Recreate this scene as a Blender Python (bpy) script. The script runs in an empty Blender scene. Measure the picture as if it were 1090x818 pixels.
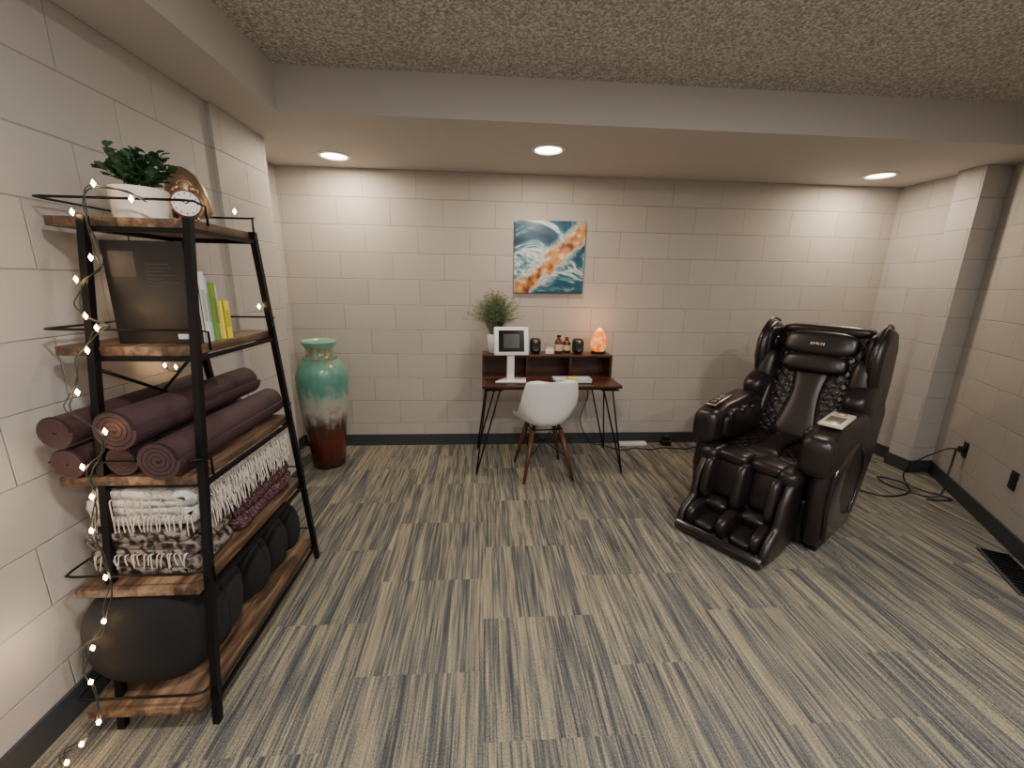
import bpy, bmesh, math, random
from mathutils import Vector, Matrix, noise
random.seed(7)
D=3.653; C=2.352; C2=2.569; XL=-1.64; XR=3.64; XS=-1.097; YS=2.55; XW=-1.41
COL=bpy.context.collection
# ---------------------------------------------------------------- materials
def lin(c):
    return tuple(((v/255)/12.92 if v/255<=.04045 else ((v/255+.055)/1.055)**2.4) for v in c)+(1,)
def mat(name,rgb=(128,128,128),rough=.6,metal=0,emit=None,es=0,coat=0,bump=0,bscale=80,var=0):
    m=bpy.data.materials.new(name); m.use_nodes=True; nt=m.node_tree; b=nt.nodes['Principled BSDF']
    b.inputs['Base Color'].default_value=lin(rgb); b.inputs['Roughness'].default_value=rough; b.inputs['Metallic'].default_value=metal
    if coat: b.inputs['Coat Weight'].default_value=coat; b.inputs['Coat Roughness'].default_value=.2
    if emit: b.inputs['Emission Color'].default_value=lin(emit); b.inputs['Emission Strength'].default_value=es
    tc=nt.nodes.new('ShaderNodeTexCoord'); n=nt.nodes.new('ShaderNodeTexNoise'); n.inputs['Scale'].default_value=bscale; n.inputs['Detail'].default_value=4
    nt.links.new(tc.outputs['Object'],n.inputs['Vector'])
    if bump:
        bp=nt.nodes.new('ShaderNodeBump'); bp.inputs['Strength'].default_value=bump; bp.inputs['Distance'].default_value=.004
        nt.links.new(n.outputs['Fac'],bp.inputs['Height']); nt.links.new(bp.outputs['Normal'],b.inputs['Normal'])
    if var:
        mx=nt.nodes.new('ShaderNodeMix'); mx.data_type='RGBA'
        c=lin(rgb); mx.inputs[6].default_value=tuple(v*(1-var) for v in c[:3])+(1,); mx.inputs[7].default_value=tuple(min(1,v*(1+var)) for v in c[:3])+(1,)
        nt.links.new(n.outputs['Fac'],mx.inputs[0]); nt.links.new(mx.outputs[2],b.inputs['Base Color'])
    return m
class NB:
    def __init__(s,name,rough=.7):
        s.m=bpy.data.materials.new(name); s.m.use_nodes=True; s.nt=s.m.node_tree; s.b=s.nt.nodes['Principled BSDF']; s.b.inputs['Roughness'].default_value=rough
        s.tc=s.nt.nodes.new('ShaderNodeTexCoord')
    def n(s,t,**k):
        x=s.nt.nodes.new(t)
        for a,v in k.items(): setattr(x,a,v)
        return x
    def l(s,a,b): s.nt.links.new(a,b)
    def math(s,op,a,b=0.0,c=None):
        x=s.n('ShaderNodeMath',operation=op)
        for i,v in enumerate((a,b,c)):
            if v is None: continue
            if isinstance(v,(int,float)): x.inputs[i].default_value=v
            else: s.l(v,x.inputs[i])
        return x.outputs[0]
    def ramp(s,fac,stops,interp='LINEAR'):
        r=s.n('ShaderNodeValToRGB'); r.color_ramp.interpolation=interp
        e=r.color_ramp.elements
        while len(e)<len(stops): e.new(.5)
        for i,(p,c) in enumerate(stops): e[i].position=p; e[i].color=lin(c)
        s.l(fac,r.inputs['Fac']); return r.outputs['Color']
def cmu(name,axis,c1,c2,off=(0,0),rough=.6):
    s=NB(name,rough); sep=s.n('ShaderNodeSeparateXYZ'); s.l(s.tc.outputs['Object'],sep.inputs[0])
    comb=s.n('ShaderNodeCombineXYZ')
    s.l(s.math('ADD',sep.outputs[axis],off[0]),comb.inputs[0]); s.l(s.math('ADD',sep.outputs['Z'],off[1]),comb.inputs[1])
    br=s.n('ShaderNodeTexBrick'); s.l(comb.outputs[0],br.inputs['Vector'])
    br.inputs['Scale'].default_value=1; br.inputs['Brick Width'].default_value=.43; br.inputs['Row Height'].default_value=.2138
    br.inputs['Mortar Size'].default_value=.0035; br.inputs['Mortar Smooth'].default_value=.8
    br.inputs['Color1'].default_value=lin(c1); br.inputs['Color2'].default_value=lin(c2)
    br.inputs['Mortar'].default_value=lin(tuple(v*.95 for v in c1))
    n=s.n('ShaderNodeTexNoise'); n.inputs['Scale'].default_value=70; n.inputs['Detail'].default_value=6; s.l(s.tc.outputs['Object'],n.inputs['Vector'])
    n2=s.n('ShaderNodeTexNoise'); n2.inputs['Scale'].default_value=9; n2.inputs['Detail'].default_value=3; s.l(s.tc.outputs['Object'],n2.inputs['Vector'])
    h=s.math('SUBTRACT',s.math('ADD',s.math('MULTIPLY',n.outputs['Fac'],.38),s.math('MULTIPLY',n2.outputs['Fac'],.3)),br.outputs['Fac'])
    bp=s.n('ShaderNodeBump'); bp.inputs['Strength'].default_value=.8; bp.inputs['Distance'].default_value=.005
    s.l(h,bp.inputs['Height']); s.l(bp.outputs['Normal'],s.b.inputs['Normal']); s.l(br.outputs['Color'],s.b.inputs['Base Color'])
    return s.m
WC1=(181,176,170); WC2=(176,171,165)
M_wx=cmu('painted_block_x','X',WC1,WC2,(.76+4.3,0))
M_wy=cmu('painted_block_y','Y',(179,176,173),(174,171,168),(5.0,0))
def carpet():
    s=NB('striped_carpet_tile',.95); sep=s.n('ShaderNodeSeparateXYZ'); s.l(s.tc.outputs['Object'],sep.inputs[0])
    X=sep.outputs['X']; Y=sep.outputs['Y']; T=.52
    cx=s.math('FLOOR',s.math('DIVIDE',X,T))
    yo=s.math('ADD',Y,s.math('MULTIPLY',s.math('MODULO',s.math('ADD',cx,20),2),T*.5))
    cy=s.math('FLOOR',s.math('DIVIDE',yo,T))
    cid=s.n('ShaderNodeCombineXYZ'); s.l(cx,cid.inputs[0]); s.l(cy,cid.inputs[1])
    wn=s.n('ShaderNodeTexWhiteNoise',noise_dimensions='3D'); s.l(cid.outputs[0],wn.inputs['Vector'])
    xo=s.math('ADD',X,s.math('MULTIPLY',wn.outputs['Value'],31))
    def nz(sx,sy,sc,det=2,ro=.7):
        c=s.n('ShaderNodeCombineXYZ'); s.l(s.math('MULTIPLY',xo,sx),c.inputs[0]); s.l(s.math('MULTIPLY',Y,sy),c.inputs[1])
        s.l(s.math('MULTIPLY',wn.outputs['Value'],50),c.inputs[2])
        n=s.n('ShaderNodeTexNoise'); n.inputs['Scale'].default_value=sc; n.inputs['Detail'].default_value=det; n.inputs['Roughness'].default_value=ro; s.l(c.outputs[0],n.inputs['Vector']); return n.outputs['Fac']
    a=nz(1,.02,22,2); b=nz(1,.03,120,1); g=nz(1,.6,300,2)
    f=s.math('ADD',s.math('MULTIPLY',a,.42),s.math('ADD',s.math('MULTIPLY',b,.50),s.math('MULTIPLY',g,.16)))
    col=s.ramp(f,[(.40,(76,78,81)),(.485,(100,102,103)),(.535,(120,120,114)),(.585,(146,140,123)),(.66,(168,160,135)),(.77,(184,174,148))])
    mx=s.n('ShaderNodeMix',data_type='RGBA',blend_type='MULTIPLY'); mx.inputs[0].default_value=.6
    s.l(col,mx.inputs[6]); s.l(s.ramp(g,[(.32,(125,125,125)),(.62,(255,255,255))]),mx.inputs[7])
    s.l(mx.outputs[2],s.b.inputs['Base Color'])
    bp=s.n('ShaderNodeBump'); bp.inputs['Strength'].default_value=.5; bp.inputs['Distance'].default_value=.004
    s.l(g,bp.inputs['Height']); s.l(bp.outputs['Normal'],s.b.inputs['Normal'])
    s.b.inputs['Specular IOR Level'].default_value=.15
    return s.m
def popcorn():
    s=NB('stipple_ceiling',.95)
    n=s.n('ShaderNodeTexNoise'); n.inputs['Scale'].default_value=85; n.inputs['Detail'].default_value=4; n.inputs['Roughness'].default_value=.6; n.inputs['Distortion'].default_value=.4; s.l(s.tc.outputs['Object'],n.inputs['Vector'])
    s.l(s.ramp(n.outputs['Fac'],[(.36,(146,141,136)),(.5,(186,182,176)),(.6,(228,225,220))]),s.b.inputs['Base Color'])
    bp=s.n('ShaderNodeBump'); bp.inputs['Strength'].default_value=.7; bp.inputs['Distance'].default_value=.007
    s.l(n.outputs['Fac'],bp.inputs['Height']); s.l(bp.outputs['Normal'],s.b.inputs['Normal']); return s.m
def wood(name,dark,mid,light,axis='Y',rough=.5,planks=.11):
    s=NB(name,rough); sep=s.n('ShaderNodeSeparateXYZ'); s.l(s.tc.outputs['Object'],sep.inputs[0])
    u=sep.outputs[axis]; v=sep.outputs['X' if axis=='Y' else 'Y']
    pid=s.math('FLOOR',s.math('DIVIDE',v,planks)); wn=s.n('ShaderNodeTexWhiteNoise',noise_dimensions='1D'); s.l(pid,wn.inputs['W'])
    c=s.n('ShaderNodeCombineXYZ'); s.l(s.math('MULTIPLY',u,.12),c.inputs[0]); s.l(v,c.inputs[1]); s.l(s.math('ADD',sep.outputs['Z'],s.math('MULTIPLY',wn.outputs['Value'],9)),c.inputs[2])
    n=s.n('ShaderNodeTexNoise'); n.inputs['Scale'].default_value=38; n.inputs['Detail'].default_value=5; n.inputs['Distortion'].default_value=.6; s.l(c.outputs[0],n.inputs['Vector'])
    f=s.math('ADD',s.math('MULTIPLY',n.outputs['Fac'],.75),s.math('MULTIPLY',wn.outputs['Value'],.26))
    s.l(s.ramp(f,[(.35,dark),(.5,mid),(.65,light)]),s.b.inputs['Base Color']); 
    bp=s.n('ShaderNodeBump'); bp.inputs['Strength'].default_value=.2; bp.inputs['Distance'].default_value=.002; s.l(n.outputs['Fac'],bp.inputs['Height']); s.l(bp.outputs['Normal'],s.b.inputs['Normal'])
    return s.m
M_carpet=carpet(); M_ceil=popcorn()
M_soffit=mat('soffit_paint',(196,192,188),.7,bump=.25,bscale=120)
M_base=mat('rubber_baseboard',(54,58,64),.5)
M_black=mat('black_metal',(24,24,26),.42,.6)
M_blackpl=mat('black_plastic',(18,18,19),.4)
M_white=mat('white_plastic',(232,232,232),.3)
M_wood=wood('rustic_wood',(70,54,42),(112,88,68),(158,130,102),'Y')
M_walnut=wood('walnut',(46,24,17),(78,42,30),(106,60,42),'X',.35,.25)
M_leather=mat('brown_black_leather',(29,23,25),.34,bump=.15,bscale=260,coat=.12)
M_leather2=mat('dark_leather_inner',(20,16,18),.42,bump=.2,bscale=240)
M_gloss=mat('gloss_brown_shell',(27,22,24),.2,coat=.4)
M_silver=mat('silver_trim',(190,180,165),.25,.9)
# ---------------------------------------------------------------- mesh helpers
def G(name,loc=(0,0,0),rz=0):
    e=bpy.data.objects.new(name,None); e.empty_display_size=.1; COL.objects.link(e); e.location=loc; e.rotation_euler=(0,0,rz); return e
def fin(name,me,m,parent=None,loc=(0,0,0),rot=(0,0,0),smooth=False,bevel=0,sub=0,seg=3):
    o=bpy.data.objects.new(name,me); COL.objects.link(o); o.location=loc; o.rotation_euler=rot
    if m is not None: me.materials.append(m)
    if parent: o.parent=parent
    if bevel:
        b=o.modifiers.new('b','BEVEL'); b.width=bevel; b.segments=seg; b.limit_method='ANGLE'; smooth=True
    if smooth:
        for p in me.polygons: p.use_smooth=True
    return o
def mesh(vs,fs):
    me=bpy.data.meshes.new('m'); me.from_pydata([tuple(v) for v in vs],[],fs); me.validate(); 
    bm=bmesh.new(); bm.from_mesh(me); bmesh.ops.recalc_face_normals(bm,faces=bm.faces); bm.to_mesh(me); bm.free(); return me
def box(name,lo,hi,m,parent=None,bevel=0,rot=(0,0,0),seg=3):
    c=[(a+b)/2 for a,b in zip(lo,hi)]; h=[(b-a)/2 for a,b in zip(lo,hi)]
    vs=[(x*h[0],y*h[1],z*h[2]) for x in(-1,1) for y in(-1,1) for z in(-1,1)]
    fs=[(0,1,3,2),(4,6,7,5),(0,4,5,1),(2,3,7,6),(0,2,6,4),(1,5,7,3)]
    return fin(name,mesh(vs,fs),m,parent,c,rot,bevel=bevel,seg=seg)
def wbox(name,lo,hi,m):
    vs=[(x,y,z) for x in(lo[0],hi[0]) for y in(lo[1],hi[1]) for z in(lo[2],hi[2])]
    fs=[(0,1,3,2),(4,6,7,5),(0,4,5,1),(2,3,7,6),(0,2,6,4),(1,5,7,3)]
    return fin(name,mesh(vs,fs),m)
def prism(name,prof,x0,x1,m,parent=None,bevel=0,axis='x',loc=(0,0,0),rot=(0,0,0),seg=3):
    n=len(prof); f=(lambda x,p:(x,p[0],p[1])) if axis=='x' else ((lambda x,p:(p[0],x,p[1])) if axis=='y' else (lambda x,p:(p[0],p[1],x)))
    vs=[f(x0,p) for p in prof]+[f(x1,p) for p in prof]
    fs=[tuple(range(n)),tuple(range(2*n-1,n-1,-1))]+[(i,(i+1)%n,n+(i+1)%n,n+i) for i in range(n)]
    return fin(name,mesh(vs,fs),m,parent,loc,rot,bevel=bevel,seg=seg)
def sell(name,c,r,m,parent=None,e1=.6,e2=.6,rot=(0,0,0),nu=36,nv=20,disp=0,seed=0,axis='z'):
    sp=lambda v,e: math.copysign(abs(v)**e,v)
    vs=[];fs=[]
    for j in range(nv+1):
        p=-math.pi/2+math.pi*j/nv
        for i in range(nu):
            t=2*math.pi*i/nu
            a=sp(math.cos(p),e1)*sp(math.cos(t),e2); b=sp(math.cos(p),e1)*sp(math.sin(t),e2); c_=sp(math.sin(p),e1)
            v=Vector((r[0]*a,r[1]*b,r[2]*c_)) if axis=='z' else Vector((r[0]*a,r[1]*c_,r[2]*b))
            if disp: v*=1+disp*noise.noise(v*9+Vector((seed,seed,0)))
            vs.append(v)
    for j in range(nv):
        for i in range(nu): fs.append((j*nu+i,j*nu+(i+1)%nu,(j+1)*nu+(i+1)%nu,(j+1)*nu+i))
    me=mesh(vs,fs); bm=bmesh.new(); bm.from_mesh(me); bmesh.ops.remove_doubles(bm,verts=bm.verts,dist=1e-5); bm.to_mesh(me); bm.free()
    return fin(name,me,m,parent,c,rot,smooth=True)
def lathe(name,prof,m,parent=None,loc=(0,0,0),rot=(0,0,0),n=40):
    vs=[];fs=[]
    for r,z in prof:
        for i in range(n):
            a=2*math.pi*i/n; vs.append((r*math.cos(a),r*math.sin(a),z))
    k=len(prof)
    for j in range(k-1):
        for i in range(n): fs.append((j*n+i,j*n+(i+1)%n,(j+1)*n+(i+1)%n,(j+1)*n+i))
    fs.append(tuple(range(n))); 
    if prof[-1][0]>1e-4: fs.append(tuple((k-1)*n+i for i in range(n)))
    o=fin(name,mesh(vs,fs),m,parent,loc,rot,smooth=True)
    e=o.modifiers.new('e','EDGE_SPLIT'); e.split_angle=math.radians(50); return o
def sweep_data(pts,r,n=8,closed=False,taper=None):
    pts=[Vector(p) for p in pts]; vs=[];fs=[];N=len(pts); up=None
    for i,p in enumerate(pts):
        a=pts[(i-1)%N] if (closed or i>0) else p; b=pts[(i+1)%N] if (closed or i<N-1) else p
        t=(b-a).normalized()
        if up is None: up=t.orthogonal().normalized()
        up=(up-t*up.dot(t)); up=up.normalized() if up.length>1e-6 else t.orthogonal().normalized()
        s=t.cross(up); rr=r if taper is None else taper(i/(N-1))
        for k in range(n):
            an=2*math.pi*k/n; vs.append(p+(up*math.cos(an)+s*math.sin(an))*rr)
    for i in range(N if closed else N-1):
        j=(i+1)%N
        for k in range(n): fs.append((i*n+k,i*n+(k+1)%n,j*n+(k+1)%n,j*n+k))
    if not closed: fs.append(tuple(range(n))); fs.append(tuple((N-1)*n+k for k in range(n)))
    return vs,fs
def tube(name,pts,r,m,parent=None,n=8,closed=False,taper=None):
    return fin(name,mesh(*sweep_data(pts,r,n,closed,taper)),m,parent,smooth=True)
def spline(pts,k=8):
    pts=[Vector(p) for p in pts]; P=[pts[0]]+pts+[pts[-1]]; out=[]
    for i in range(1,len(P)-2):
        for j in range(k):
            t=j/k; a,b,c,d=P[i-1],P[i],P[i+1],P[i+2]
            out.append(.5*((2*b)+(c-a)*t+(2*a-5*b+4*c-d)*t*t+(-a+3*b-3*c+d)*t**3))
    out.append(pts[-1]); return out
def multi(name,datas,m,parent=None,smooth=True):
    V=[];Fc=[]
    for vs,fs in datas:
        o=len(V); V+=list(vs); Fc+=[tuple(i+o for i in f) for f in fs]
    return fin(name,mesh(V,Fc),m,parent,smooth=smooth)
# ---------------------------------------------------------------- room
YB=-2.2
wbox('floor',(-1.9,YB-.1,-.1),(4.1,D+.15,0),M_carpet)
wbox('wall_back',(XL-.15,D,0),(XR+.3,D+.15,C+.4),M_wx)
wbox('wall_left',(XL-.15,YB,0),(XW,2.46,C+.4),M_wy)
wbox('wall_left_pilaster',(XL-.15,2.46,0),(-1.39,3.0,C+.4),M_wy)
wbox('wall_left_alcove',(XL-.15,3.0,0),(XL,D,C+.4),M_wy)
wbox('wall_right_alcove',(XR,3.12,0),(XR+.3,D,C+.4),M_wy)
wbox('wall_right_pilaster',(3.54,2.94,0),(XR+.3,3.12,C+.4),M_wy)
P0=Vector((3.74,2.94)); P1=Vector((2.55,1.04)); dr=(P1-P0).normalized(); L=(P1-P0).length; ang=math.atan2(dr.y,dr.x)
w=wbox('wall_right',(0,0,0),(L,.12,C+.4),cmu('painted_block_r','X',WC1,WC2,(4.1,0))); w.location=(P0.x,P0.y,0); w.rotation_euler=(0,0,ang)
wbox('wall_right_near',(2.55,YB,0),(2.67,1.04,C+.4),M_wy)
wbox('wall_rear',(XL-.15,YB-.1,0),(4.0,YB,C+.4),M_wx)
wbox('ceiling',(XS-.05,YB-.1,C2),(4.1,YS+.05,C2+.1),M_ceil)
wbox('ceiling_soffit_back',(XL-.15,YS,C),(XR+.3,D+.1,C2+.1),M_soffit)
wbox('ceiling_soffit_left',(XL-.15,YB-.1,C),(XS,YS,C2+.1),M_soffit)
BH=.105
wbox('baseboard_back',(XL,D-.012,0),(XR,D,BH),M_base)
wbox('baseboard_left',(XW,YB,0),(XW+.012,2.46,BH),M_base)
wbox('baseboard_left_pilaster',(-1.39,2.45,0),(-1.378,3.012,BH),M_base)
wbox('baseboard_left_alcove',(XL,3.012,0),(XL+.012,D,BH),M_base)
wbox('baseboard_right_alcove',(XR-.012,3.13,0),(XR,D,BH),M_base)
wbox('baseboard_right_pilaster',(3.528,2.928,0),(3.54,3.132,BH),M_base)
wbox('baseboard_right_pilaster_face',(3.53,2.928,0),(3.74,2.94,BH),M_base)
b=wbox('baseboard_right',(0.02,-.012,0),(L,0,BH),M_base); b.location=(P0.x,P0.y,0); b.rotation_euler=(0,0,ang)
# ---------------------------------------------------------------- downlights
M_em=mat('led_disc',(255,250,240),.5,emit=(255,238,214),es=18)
def downlight(x,y,z,pw,col=(1,.79,.58)):
    g=G('recessed_downlight',(x,y,z))
    lathe('trim',[(.112,0),(.112,-.006),(.092,-.010),(.086,-.002),(.086,0)],M_white,g)
    lathe('lens',[(.086,-.003),(.001,-.0035)],M_em,g)
    l=bpy.data.lights.new('lamp','AREA'); l.shape='DISK'; l.size=.16; l.energy=pw; l.color=col
    o=bpy.data.objects.new('lamp',l); COL.objects.link(o); o.location=(0,0,-.014); o.parent=g
for x,y in [(-1.07,3.33),(.43,3.0),(3.09,3.30)]: downlight(x,y,C,13)
for x,y in [(0,.35),(1.7,.35),(0,-1.2),(1.7,-1.2)]: downlight(x,y,C2,34,(1,.935,.86))
# ---------------------------------------------------------------- painting
def painting():
    s=NB('abstract_fluid_art',.4)
    mp=s.n('ShaderNodeMapping'); s.l(s.tc.outputs['Object'],mp.inputs[0]); mp.inputs['Rotation'].default_value=(0,math.radians(48),0); mp.inputs['Scale'].default_value=(1.1,1,2.1); mp.inputs['Location'].default_value=(.35,0,1.9)
    n=s.n('ShaderNodeTexNoise'); n.inputs['Scale'].default_value=1.9; n.inputs['Detail'].default_value=10; n.inputs['Distortion'].default_value=1.0; n.inputs['Roughness'].default_value=.62; s.l(mp.outputs[0],n.inputs['Vector'])
    base=s.ramp(n.outputs['Fac'],[(.30,(8,28,52)),(.42,(12,54,86)),(.50,(26,88,116)),(.54,(110,160,172)),(.56,(226,230,228)),(.58,(150,184,190)),(.61,(34,98,122)),(.70,(12,50,78))])
    sep=s.n('ShaderNodeSeparateXYZ'); s.l(s.tc.outputs['Object'],sep.inputs[0])
    n2=s.n('ShaderNodeTexNoise'); n2.inputs['Scale'].default_value=5; n2.inputs['Detail'].default_value=8; n2.inputs['Roughness'].default_value=.65; s.l(s.tc.outputs['Object'],n2.inputs['Vector'])
    d=s.math('ABSOLUTE',s.math('ADD',s.math('SUBTRACT',sep.outputs['Z'],s.math('MULTIPLY',sep.outputs['X'],.95)),.05))
    d=s.math('ADD',d,s.math('MULTIPLY',s.math('SUBTRACT',n2.outputs['Fac'],.5),.38))
    lim=s.ramp(d,[(.075,(255,255,255)),(.10,(0,0,0))])
    halo=s.ramp(d,[(.10,(255,255,255)),(.16,(0,0,0))])
    n3=s.n('ShaderNodeTexNoise'); n3.inputs['Scale'].default_value=14; n3.inputs['Detail'].default_value=6; s.l(s.tc.outputs['Object'],n3.inputs['Vector'])
    gold=s.ramp(n3.outputs['Fac'],[(.36,(104,62,36)),(.46,(184,122,66)),(.56,(206,148,92)),(.66,(226,206,180))])
    m0=s.n('ShaderNodeMix',data_type='RGBA'); s.l(s.math('MULTIPLY',halo,.75),m0.inputs[0]); s.l(base,m0.inputs[6]); m0.inputs[7].default_value=lin((206,212,208))
    mx=s.n('ShaderNodeMix',data_type='RGBA'); s.l(lim,mx.inputs[0]); s.l(m0.outputs[2],mx.inputs[6]); s.l(gold,mx.inputs[7]); s.l(mx.outputs[2],s.b.inputs['Base Color'])
    g=G('abstract_canvas_painting',(.56,D-.001,1.70))
    box('canvas',(-.3,-.03,-.296),(.3,0,.296),s.m,g,bevel=.003)
painting()
# ---------------------------------------------------------------- vase
def vase():
    s=NB('drip_glaze_ceramic',.22); s.b.inputs['Coat Weight'].default_value=.4
    sep=s.n('ShaderNodeSeparateXYZ'); s.l(s.tc.outputs['Object'],sep.inputs[0])
    n=s.n('ShaderNodeTexNoise'); n.inputs['Scale'].default_value=14; n.inputs['Detail'].default_value=6; s.l(s.tc.outputs['Object'],n.inputs['Vector'])
    mp=s.n('ShaderNodeMapping'); mp.inputs['Scale'].default_value=(1,1,.12); s.l(s.tc.outputs['Object'],mp.inputs[0])
    n2=s.n('ShaderNodeTexNoise'); n2.inputs['Scale'].default_value=26; s.l(mp.outputs[0],n2.inputs['Vector'])
    f=s.math('ADD',sep.outputs['Z'],s.math('ADD',s.math('MULTIPLY',s.math('SUBTRACT',n.outputs['Fac'],.5),.26),s.math('MULTIPLY',s.math('SUBTRACT',n2.outputs['Fac'],.5),.16)))
    s.l(s.ramp(f,[(.0,(50,20,15)),(.25,(88,36,24)),(.35,(70,44,36)),(.40,(116,106,98)),(.50,(172,168,156)),(.60,(140,166,154)),(.68,(84,142,130)),(.86,(100,158,142)),(.92,(140,122,90)),(1.,(124,174,156))]),s.b.inputs['Base Color'])
    g=G('ceramic_floor_vase',(-1.27,3.25,0))
    P=[(.118,0),(.125,.012),(.128,.05),(.138,.18),(.158,.36),(.180,.54),(.190,.68),(.188,.76),(.175,.82),(.148,.865),(.112,.90),(.096,.93),(.094,.955),(.108,.985),(.128,1.01),(.134,1.022),(.128,1.032),(.11,1.02),(.09,.98),(.085,.93),(.12,.86)]
    lathe('body',P,s.m,g,n=56)
    tube('neck_ring',[(.118*math.cos(a*math.pi/20),.118*math.sin(a*math.pi/20),.895) for a in range(40)],.008,s.m,g,closed=True)
vase()
# ---------------------------------------------------------------- desk
def desk():
    g=G('hairpin_leg_desk',(0.53,3.25,0))
    box('desktop',(-.54,-.25,.705),(.54,.25,.73),M_walnut,g,bevel=.004)
    box('riser_top',(-.54,.05,.895),(.54,.25,.915),M_walnut,g,bevel=.003)
    box('riser_back',(-.54,.235,.73),(.54,.25,.895),M_walnut,g)
    for i,x in enumerate((-.54,-.18,.18,.52)): box('riser_divider_%d'%i,(x,.05,.73),(x+.02,.235,.895),M_walnut,g)
    box('apron',(-.50,-.22,.69),(.50,.22,.705),M_black,g)
    k=0
    for sx in(-1,1):
        for sy in(-1,1):
            f=Vector((sx*.585,sy*.255,.007)); a=Vector((sx*.50,sy*.12,.70)); b=Vector((sx*.40,sy*.22,.70))
            pts=[a.lerp(f,t) for t in(0,.3,.6,.9,.97)]+[f]+[b.lerp(f,t) for t in(.97,.9,.6,.3,0)]
            tube('leg_%d'%k,pts,.0065,M_black,g); k+=1
            box('leg_plate_%d'%k,(min(a.x,b.x)-.02,min(a.y,b.y)-.02,.686),(max(a.x,b.x)+.02,max(a.y,b.y)+.02,.692),M_black,g)
desk()
def tablet():
    g=G('tablet_kiosk_stand',(.215,3.17,.731),math.radians(4))
    prism('base',[(-.13,-.07),(.11,-.09),(.13,.04),(-.02,.08)],0,.012,M_white,g,bevel=.004,axis='z')
    prism('neck',[(-.01,0),(.05,0),(.02,.22),(-.005,.22)],-.028,.028,M_white,g,bevel=.006)
    h=bpy.data.objects.new('head',None); COL.objects.link(h); h.parent=g; h.location=(0,-.005,.315); h.rotation_euler=(math.radians(-12),0,0)
    box('frame',(-.135,-.012,-.11),(.135,.014,.11),M_white,h,bevel=.010)
    box('screen',(-.10,-.0135,-.083),(.10,-.011,.083),mat('tablet_screen',(10,11,13),.12),h)
    box('screen_glow_panel',(-.062,-.0142,-.055),(.062,-.0135,.055),mat('tablet_ui',(62,66,70),.2),h)
tablet()
def speaker(x):
    g=G('desktop_speaker',(x,3.42,.9155))
    sell('cabinet',(0,0,.062),(.046,.05,.061),M_blackpl,g,.45,.5)
    lathe('cone',[(.034,0),(.030,.008),(.012,.003),(.001,.006)],mat('speaker_cone',(60,62,66),.3,.5),g,loc=(0,-.05,.052),rot=(math.radians(90),0,0),n=24)
    lathe('tweeter',[(.014,0),(.010,.006),(.001,.007)],M_silver,g,loc=(0,-.046,.098),rot=(math.radians(90),0,0),n=20)
speaker(.435); speaker(.80)
def bottle(x,y,hh,col,cap):
    g=G('amber_bottle',(x,y,.9155))
    lathe('glass',[(.03,0),(.034,.005),(.034,hh*.62),(.026,hh*.75),(.014,hh*.82),(.014,hh*.9)],mat('amber_glass',col,.12,coat=.5),g,n=24)
    lathe('cap',[(.017,hh*.88),(.017,hh),(.001,hh)],mat('cap',cap,.4),g,n=20)
    lathe('label',[(.0346,.02),(.0346,hh*.5)],mat('label',(205,190,160),.7),g,n=24)
bottle(.635,3.42,.15,(96,44,18),(28,22,20)); bottle(.71,3.45,.13,(80,36,16),(120,30,24))
g=G('business_card_box',(.55,3.37,.9155)); box('box',(-.035,-.02,0),(.035,.02,.035),M_white,g,bevel=.003); box('cards',(-.028,-.014,.03),(.028,.014,.052),mat('cards',(215,205,185),.7),g)
s=NB('salt_rock',.5); n=s.n('ShaderNodeTexNoise'); n.inputs['Scale'].default_value=16; n.inputs['Detail'].default_value=5; s.l(s.tc.outputs['Object'],n.inputs['Vector'])
c=s.ramp(n.outputs['Fac'],[(.35,(225,90,20)),(.5,(245,140,52)),(.65,(255,196,110))]); s.l(c,s.b.inputs['Base Color']); s.l(c,s.b.inputs['Emission Color']); s.b.inputs['Emission Strength'].default_value=.9
def saltlamp():
    g=G('himalayan_salt_lamp',(.98,3.42,.9155)); V=[];Fc=[]; N=22
    prof=[(.0,.02),(.05,.02),(.066,.05),(.070,.085),(.064,.12),(.050,.155),(.034,.185),(.018,.205),(.004,.212)]
    for r,z in prof:
        for i in range(N):
            a=2*math.pi*i/N; q=1+.22*noise.noise(Vector((math.cos(a)*1.6,math.sin(a)*1.6,z*14)))
            V.append((r*q*math.cos(a),r*q*math.sin(a),z))
    for j in range(len(prof)-1):
        for i in range(N): Fc.append((j*N+i,j*N+(i+1)%N,(j+1)*N+(i+1)%N,(j+1)*N+i))
    Fc.append(tuple((len(prof)-1)*N+i for i in range(N)))
    fin('salt_crystal',mesh(V,Fc),s.m,g)
    lathe('wooden_base',[(.058,0),(.062,.006),(.060,.02),(.01,.022)],M_walnut,g,n=28)
    l=bpy.data.lights.new('bulb','POINT'); l.energy=2.2; l.color=(1,.48,.18); l.shadow_soft_size=.05; o=bpy.data.objects.new('bulb',l); COL.objects.link(o); o.parent=g; o.location=(0,.0,.27)
saltlamp()
M_grass=mat('grass_green',(92,108,76),.6,var=.4,bscale=30)
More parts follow.
